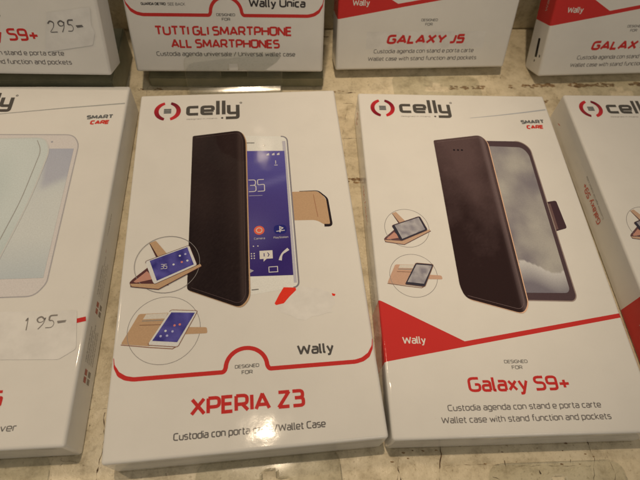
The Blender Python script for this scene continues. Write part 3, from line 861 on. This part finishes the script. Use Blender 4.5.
# ------------------------------------------------------------------ shelf surface
def table():
    bm = bmesh.new(); n = 60; g = {}
    a = R(10.5); ca, sa = math.cos(a), math.sin(a)
    vs = [bm.verts.new((x * ca - y * sa, x * sa + y * ca, 0)) for x, y in ((-1.3, -1.1), (1.3, -1.1), (1.3, 1.3), (-1.3, 1.3))]
    bm.faces.new(vs)
    o = from_bm('shelf_surface', bm, [M_TABLE]); o['kind'] = 'structure'
table()
# cracks and joints in the paint: jagged thin ribbons lying on the surface
def ribbon(bm, pts, wd, z=.06, seed=0, jag=.6, mi=0):
    rr = random.Random(seed); L = []
    fine = []
    for a, b in zip(pts, pts[1:]):
        d = math.hypot(b[0] - a[0], b[1] - a[1]); m = max(2, int(d / 1.2))
        for k in range(m): t = k / m; fine.append((a[0] + (b[0] - a[0]) * t, a[1] + (b[1] - a[1]) * t))
    fine.append(pts[-1])
    q = []
    for i, (x, y) in enumerate(fine):
        x += noise.noise(Vector((x * .25, y * .25, seed))) * jag * 1.6; y += noise.noise(Vector((x * .25, y * .25, seed + 9))) * jag * 1.6
        q.append(Vector((x, y)))
    prev = None
    for i, p in enumerate(q):
        a = q[max(0, i - 1)]; b = q[min(len(q) - 1, i + 1)]; t = (b - a).normalized(); nn = Vector((-t.y, t.x))
        ww = wd * .8 * max(.03, .30 + 1.5 * noise.noise(Vector((p.x * .5, p.y * .5, seed * 3.3)))) * rr.uniform(.75, 1.25)
        v = (bm.verts.new(((p.x + nn.x * ww / 2) * MM, (p.y + nn.y * ww / 2) * MM, z * MM)), bm.verts.new(((p.x - nn.x * ww / 2) * MM, (p.y - nn.y * ww / 2) * MM, z * MM)))
        if prev: f = bm.faces.new((prev[0], prev[1], v[1], v[0])); f.material_index = mi
        prev = v
bm = bmesh.new()
def ln(x, y, a, L): return [(x, y), (x + L * math.cos(R(a)), y + L * math.sin(R(a)))]
ribbon(bm, ln(-6, 235.5, 11, 18), .7, seed=1); ribbon(bm, ln(-12, 226, 9, 30), .45, seed=2)
ribbon(bm, ln(-4, 199.5, 10, 26), .4, seed=3)
ribbon(bm, [(-80, 40), (-76.5, 24), (-76, 16), (-74, 4)], .7, seed=4)
ribbon(bm, [(40, 44), (40.6, 36), (40.9, 31), (41.5, 26)], 1.1, seed=5); ribbon(bm, [(41, 31), (40, 20)], .4, seed=15)
ribbon(bm, [(58, 46), (58.4, 38), (57.4, 28), (57.8, 14)], .8, seed=6); ribbon(bm, [(66, 27), (68, 20)], .6, seed=16)
ribbon(bm, [(84, 38), (85, 33)], .8, seed=7); ribbon(bm, [(79, 31), (83, 29.6)], .5, seed=17)
ribbon(bm, [(119.5, 56), (120.4, 47), (121.5, 42), (120.6, 36), (119, 22)], .55, seed=8)
ribbon(bm, [(127, 44), (129.5, 38), (128, 32), (123, 28)], .3, seed=9)
ribbon(bm, ln(-127, 35, 8, 60), .22, seed=10, jag=.3)
ribbon(bm, ln(-32, 321, 10.5, 200), 1.0, seed=21); ribbon(bm, ln(-20, 286, 10.5, 40), 1.6, seed=22)
ribbon(bm, ln(60, 34, 5, 60), .2, seed=31); ribbon(bm, [(-120, 18), (-100, 22), (-82, 20)], .18, seed=32)
ribbon(bm, [(8, 228), (6.5, 205), (9, 190), (14, 160)], .25, seed=33)
ribbon(bm, [(-112, 240), (-110, 215), (-106, 190)], .3, seed=34)
rr = random.Random(3)
for k in range(46):                                   # small pits in the paint
    x = rr.choice([rr.uniform(-100, 140), rr.uniform(-120, 160)]); y = rr.choice([rr.uniform(14, 50) + x * .12, rr.uniform(222, 262) + x * .18])
    ribbon(bm, [(x, y), (x + rr.uniform(-1, 1), y + rr.uniform(.5, 2.4))], rr.uniform(.3, .9), seed=50 + k, z=.07)
o = from_bm('paint_cracks', bm, [M_CRACK]); o['kind'] = 'structure'
bm = bmesh.new()
def blobs(pts, n, size, spread, seed):
    rr = random.Random(seed)
    for k in range(n):
        t = rr.random(); (x0, y0), (x1, y1) = pts
        g = noise.noise(Vector((t * 7, seed, 1)))
        if g < -.12: continue
        x = x0 + (x1 - x0) * t + rr.gauss(0, .4); y = y0 + (y1 - y0) * t + rr.gauss(0, spread)
        r = size * rr.uniform(.25, 1.) * (1 + g); m = 9
        vs = [bm.verts.new(((x + r * rr.uniform(.6, 1.3) * 1.5 * math.cos(q * 6.283 / m)) * MM, (y + r * rr.uniform(.5, 1.2) * .7 * math.sin(q * 6.283 / m)) * MM, (.04 + k * .0004) * MM)) for q in range(m)]
        bm.faces.new(vs)
blobs(ln(68, 251.2, 10, 24), 60, 1.1, .8, 41); blobs(ln(108, 259.4, 9.5, 95), 230, 1.2, .8, 42)
blobs(ln(8, 171.5, 9, 16), 60, 1.0, .8, 43); blobs(ln(-8, 236.5, 11, 22), 26, .8, .5, 44)
blobs(ln(-240, 196, 9, 100), 120, 1.0, .7, 45); blobs(ln(124, 246, 30, 8), 16, .8, .6, 46)
blobs(ln(-125, 221, 10, 26), 20, .7, .5, 47); blobs(ln(36, 34, 6, 90), 26, .5, 4, 48); blobs(ln(-60, 24, 8, 60), 20, .4, 4, 49)
o = from_bm('bare_wood_chips', bm, [M_CHIP]); o['kind'] = 'structure'
def mat_riser():
    m, nt, out = new_mat('dark_band_olive')
    bs = principled(nt, out, Roughness=.5)
    tc = nt.nodes.new('ShaderNodeTexCoord'); n = tex_noise(nt, 90, 4, .6, tc.outputs['Object'])
    r = ramp(nt, n.outputs[0], [(.3, (.17, .17, .11)), (.7, (.25, .24, .16))])
    nt.links.new(r.outputs[0], bs.inputs['Base Color']); return m
M_RISER = mat_riser()
def riser(x, y, yaw, L, d, hgt, lab):  # added block under a raised box; its olive draws the dark band there
    bm = bmesh.new(); bmesh.ops.create_cube(bm, size=1)
    for v in bm.verts: v.co = Vector(((v.co.x + .5) * L, (v.co.y + .5) * d, (v.co.z + .5) * hgt)) * MM
    bmesh.ops.bevel(bm, geom=bm.edges[:], offset=.0006, segments=2, affect='EDGES')
    o = from_bm('added_riser', bm, [M_RISER]); o.location = (x * MM, y * MM, .00005); o.rotation_euler = (0, 0, R(yaw))
    label(o, lab, 'riser', 'low olive risers under the standing boxes')
riser(-109.5, 225.5, 8.6, 102.5, 40, 7.3, 'low olive strip under the box lettered TUTTI GLI SMARTPHONE')
riser(-226, 191, 7.8, 106, 45, 20.4, 'tall olive block under the standing box with the 295 sticker')
# low ledge behind the standing boxes that they lean on
bm = bmesh.new(); bmesh.ops.create_cube(bm, size=1)
for v in bm.verts: v.co = Vector((v.co.x * 1.4, v.co.y * .03, v.co.z * .055 + .0272))
bmesh.ops.bevel(bm, geom=bm.edges[:], offset=.0015, segments=2, affect='EDGES')
led = from_bm('shelf_ledge', bm, [M_TABLE]); led.rotation_euler = (0, 0, R(9.6)); led.location = (.0, .3115, 0); led['kind'] = 'structure'

# ------------------------------------------------------------------ camera
PITCH, ROLL = R(30.869), R(6.0826)
cam = bpy.data.cameras.new('camera'); co = bpy.data.objects.new('camera', cam); col.objects.link(co)
cam.sensor_width = 36; cam.lens = 515.42 / 640 * 36; cam.clip_start = .005; cam.clip_end = 50
Rv = Vector((1, 0, 0)); Fv = Vector((0, math.sin(PITCH), -math.cos(PITCH))); Uv = Vector((0, math.cos(PITCH), math.sin(PITCH)))
c, s = math.cos(ROLL), math.sin(ROLL)
R2 = c * Rv + s * Uv; U2 = -s * Rv + c * Uv
Mx = Matrix((R2, U2, -Fv)).transposed().to_4x4(); Mx.translation = (0, 0, .222)
co.matrix_world = Mx
cam.dof.use_dof = True; cam.dof.focus_distance = .232; cam.dof.aperture_fstop = 16
scene.camera = co

# ------------------------------------------------------------------ light
w = bpy.data.worlds.new('World'); scene.world = w; w.use_nodes = True
bg = w.node_tree.nodes['Background']; bg.inputs[0].default_value = (1.0, .88, .70, 1); bg.inputs[1].default_value = .15
def lamp(name, kind, loc, target, power, color, size=.1, **k):
    l = bpy.data.lights.new(name, kind); l.energy = power; l.color = color
    if kind == 'AREA': l.shape = 'DISK'; l.size = size
    else: l.shadow_soft_size = size
    for a, b in k.items(): setattr(l, a, b)
    o = bpy.data.objects.new(name, l); col.objects.link(o); o.location = loc
    o.rotation_euler = (Vector(target) - Vector(loc)).to_track_quat('-Z', 'Y').to_euler()
    return o
def spot(name, loc, target, power, half, blend, color=(1, .79, .55), rad=.022):
    o = lamp(name, 'SPOT', loc, target, power, color, rad); o.data.spot_size = 2 * R(half); o.data.spot_blend = blend
spot('track_spot', (-.085, .235, 1.22), (-.08, .145, 0), 16.5, 12.5, .8, rad=.014)
spot('track_spot', (-.055, .235, 1.22), (.18, .215, 0), 14.5, 12.5, .9, rad=.014)  # second head added beside the first to light the right-hand boxes
spot('track_spot', (-.95, .35, 1.15), (-.10, .12, 0), 16, 10.5, .9, rad=.07)
lamp('fill_lamp', 'AREA', (.85, -.95, 1.2), (0, .15, 0), 2.2, (1, .92, .80), .5)  # unseen fill lamp added to lift the standing boxes and right-facing sides

scene.view_settings.view_transform = 'Standard'; scene.view_settings.look = 'None'
scene.view_settings.exposure = .1; scene.view_settings.gamma = 1
scene.render.engine = 'CYCLES'
scene.cycles.max_bounces = 8; scene.cycles.transparent_max_bounces = 12
